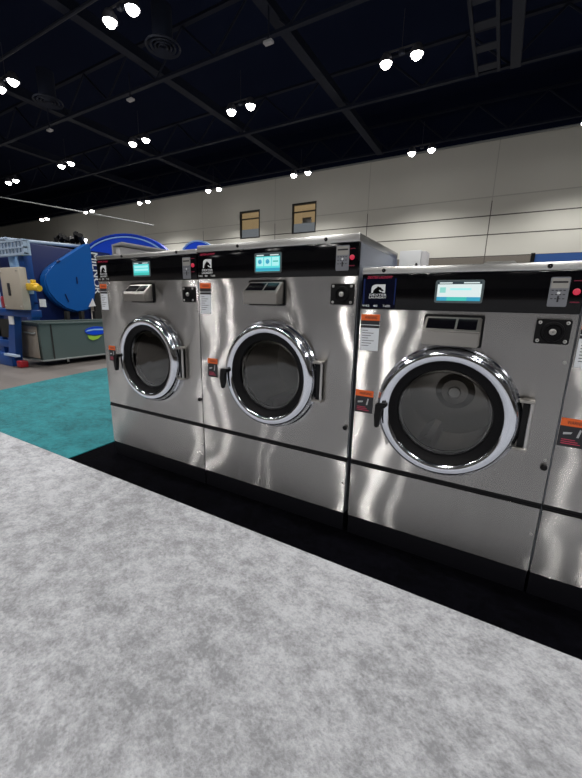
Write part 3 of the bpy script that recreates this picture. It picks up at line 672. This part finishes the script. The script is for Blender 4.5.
b = bm(); add_tube(b, [(-58, 7.3, 10.29), (23, 7.3, 10.29)], .055, 8); tag(obj('sprinkler_pipe', b, 'truss_lite'), 'thin dark pipe running the length of the hall under the roof beams', 'pipe')
b = bm(); add_tube(b, [(-26, 9.98, 6.9), (-17.5, 10.02, 5.22)], .028, 8); add_tube(b, [(-17.5, 10.02, 5.22), (-13, 10.04, 4.3)], .028, 8); tag(obj('hanging_cable', b, 'conduit'), 'pale cable slanting down above the blue machine', 'cable')
def vent(label, x, y):
    t = thing('ceiling_vent', label, 'vent', (x, y, 9.25), 0, 'round ceiling vents')
    for r in (.57, .42, .29, .17):
        b = bm(); add_lathe(b, [(r, 0), (r-.02, -.04), (r-.07, .02), (r-.03, .04)], 0, 0, 0, 'z', 40, closed=True); obj('vent_ring', b, 'truss_lite', t)
    b = bm(); add_box(b, -.54, .54, -.02, .02, .03, .05); add_box(b, -.02, .02, -.54, .54, .03, .05); obj('vent_spider', b, 'truss', t)
    b = bm(); add_lathe(b, [(.32, .05), (.32, 1.1)], 0, 0, 0, 'z', 28); obj('vent_duct', b, 'truss', t)
vent('round ceiling vent right of the nearest upper left lamp pair', -10.25, 8.55)
vent('round ceiling vent below the lamps at the left edge', -17.3, 8.6)
b0 = None
for i, (x, y, z, lab) in enumerate(((-13.9, 10.05, 9.15, 'small pale box under the ceiling between the far lamps'), (-7.0, 9.9, 9.15, 'small pale box under the ceiling near the middle'), (-19.9, 10.0, 9.15, 'small pale box under the ceiling at far left'))):
    t = thing('ceiling_speaker', lab, 'speaker', (x, y, z), 0, 'small ceiling boxes')
    b = bm(); add_box(b, -.16, .16, -.09, .09, 0, .08, .02); obj('speaker_box', b, 'boxgrey', t); b = bm(); add_box(b, -.02, .02, -.02, .02, .08, 1.0); obj('hanger', b, 'truss', t)

# ------------------------------------------------------------------ hall lamps
def fixture_proto():
    t = thing('ceiling_lamp', 'x', 'lamp', (0, 0, 9), 0, 'twin ceiling lamps')
    b = bm(); add_box(b, -.09, .09, -.07, .07, .16, .28, .02); obj('junction_box', b, 'truss_lite', t)
    b = bm(); add_tube(b, [(-.5, 0, .33), (.5, 0, .33)], .03, 8); add_tube(b, [(0, 0, .3), (0, 0, 1.4)], .008, 6); obj('hanger', b, 'fixture', t)
    for s in (-1, 1):
        b = bm(); add_lathe(b, [(.20, .02), (.215, .02), (.2, .16), (.12, .3), (.05, .34)], s*.5, 0, 0, 'z', 28); h = obj('lamp_head', b, 'fixture', t)
        b = bm(); add_lathe(b, [(.0015, -.12), (.09, -.1), (.15, -.04), (.17, .04), (.19, .06)], s*.5, 0, 0, 'z', 28); obj('lens', b, 'lens', h)
        l = bpy.data.objects.new('lamp_light', SPOT); C.objects.link(l); l.parent = h; l.location = (s*.5, 0, -.3)
    return t
SPOT = bpy.data.lights.new('hall_spot', 'SPOT')
SPOT.energy = 310; SPOT.color = (1, .975, .94); SPOT.spot_size = R(138); SPOT.spot_blend = .6; SPOT.shadow_soft_size = .16
WASH = SPOT.copy(); WASH.name = 'wall_spot'; WASH.energy = 540
lamps = [(-41.0, 20.3, 'far left end'), (-33.5, 20.3, ''), (-26.1, 20.4, ''), (-18.6, 20.4, ''), (-11.4, 20.3, ''), (-4.15, 20.15, ''), (3.2, 20.2, ''),
    (-30.2, 12.8, ''), (-23.4, 12.7, ''), (-16.65, 12.6, ''), (-10.03, 12.42, ''), (-3.4, 12.36, ''), (3.3, 12.3, 'off'),
    (-24, 6.95, 'off'), (-17.0, 6.93, ''), (-10.0, 6.8, ''), (-3, 6.8, 'off'), (4, 6.8, 'off')]
labs = ['twin lamp at the top of the wall, farthest left above the blue machine', 'twin lamp at the top of the wall, second from far left', 'twin lamp at the wall top left of the oval sign', 'twin lamp at the wall top left of the two windows', 'twin lamp at the wall top above the right window', 'twin lamp at the wall top above the short washer', 'twin lamp at the wall top touching the right photo edge',
    'twin lamp, lowest at the left photo edge', 'twin lamp second from left in the middle lamp row', 'twin lamp midway along the middle lamp row, left of the windows', 'twin lamp high above the two tall washers', 'brightest twin lamp at upper right', None,
    None, 'twin lamp cut by the left photo edge', 'large twin lamp at the very top left of the photo', None, None]
for y in (0, -7, -14):
    for x in (-24, -17, -10, -3, 4, 11): lamps.append((x, y, 'off')); labs.append(None)
proto = fixture_proto()
for i, ((x, y, f), lab) in enumerate(zip(lamps, labs)):
    t = proto if i == 0 else copy_tree(proto)
    if y > 19:
        for h in t.children:
            for l in h.children:
                if l.type == 'LIGHT': l.data = WASH
    t.location = (x, y, 9); t['label'] = lab or 'twin ceiling lamp outside the picture frame'

# ------------------------------------------------------------------ world, camera, view
w = bpy.data.worlds.new('hall_air'); bpy.context.scene.world = w; w.use_nodes = True
w.node_tree.nodes['Background'].inputs[0].default_value = (.02, .022, .028, 1); w.node_tree.nodes['Background'].inputs[1].default_value = .3
f, yaw, pitch, roll = 358.87, -.5137, -.231, .0215
fw = Vector((math.sin(yaw)*math.cos(pitch), math.cos(yaw)*math.cos(pitch), math.sin(pitch)))
rt = Vector((math.cos(yaw), -math.sin(yaw), 0)); up = rt.cross(fw)
rt2 = math.cos(roll)*rt+math.sin(roll)*up; up2 = -math.sin(roll)*rt+math.cos(roll)*up
cam = bpy.data.cameras.new('camera'); co = bpy.data.objects.new('camera', cam); C.objects.link(co)
mw = Matrix((rt2, up2, -fw)).transposed().to_4x4(); mw.translation = Vector((.5284, -1.5023, 1.0887)); co.matrix_world = mw
cam.sensor_fit = 'VERTICAL'; cam.sensor_height = 24; cam.sensor_width = 24; cam.lens = f/778*24; cam.clip_end = 300; cam.clip_start = .05
sc = bpy.context.scene; sc.camera = co
vs = sc.view_settings; vs.view_transform = 'Standard'; vs.look = 'None'; vs.gamma = 1; vs.use_curve_mapping = False; vs.exposure = -.1
sc.cycles.use_denoising = True; sc.cycles.max_bounces = 8; sc.cycles.sample_clamp_indirect = 6
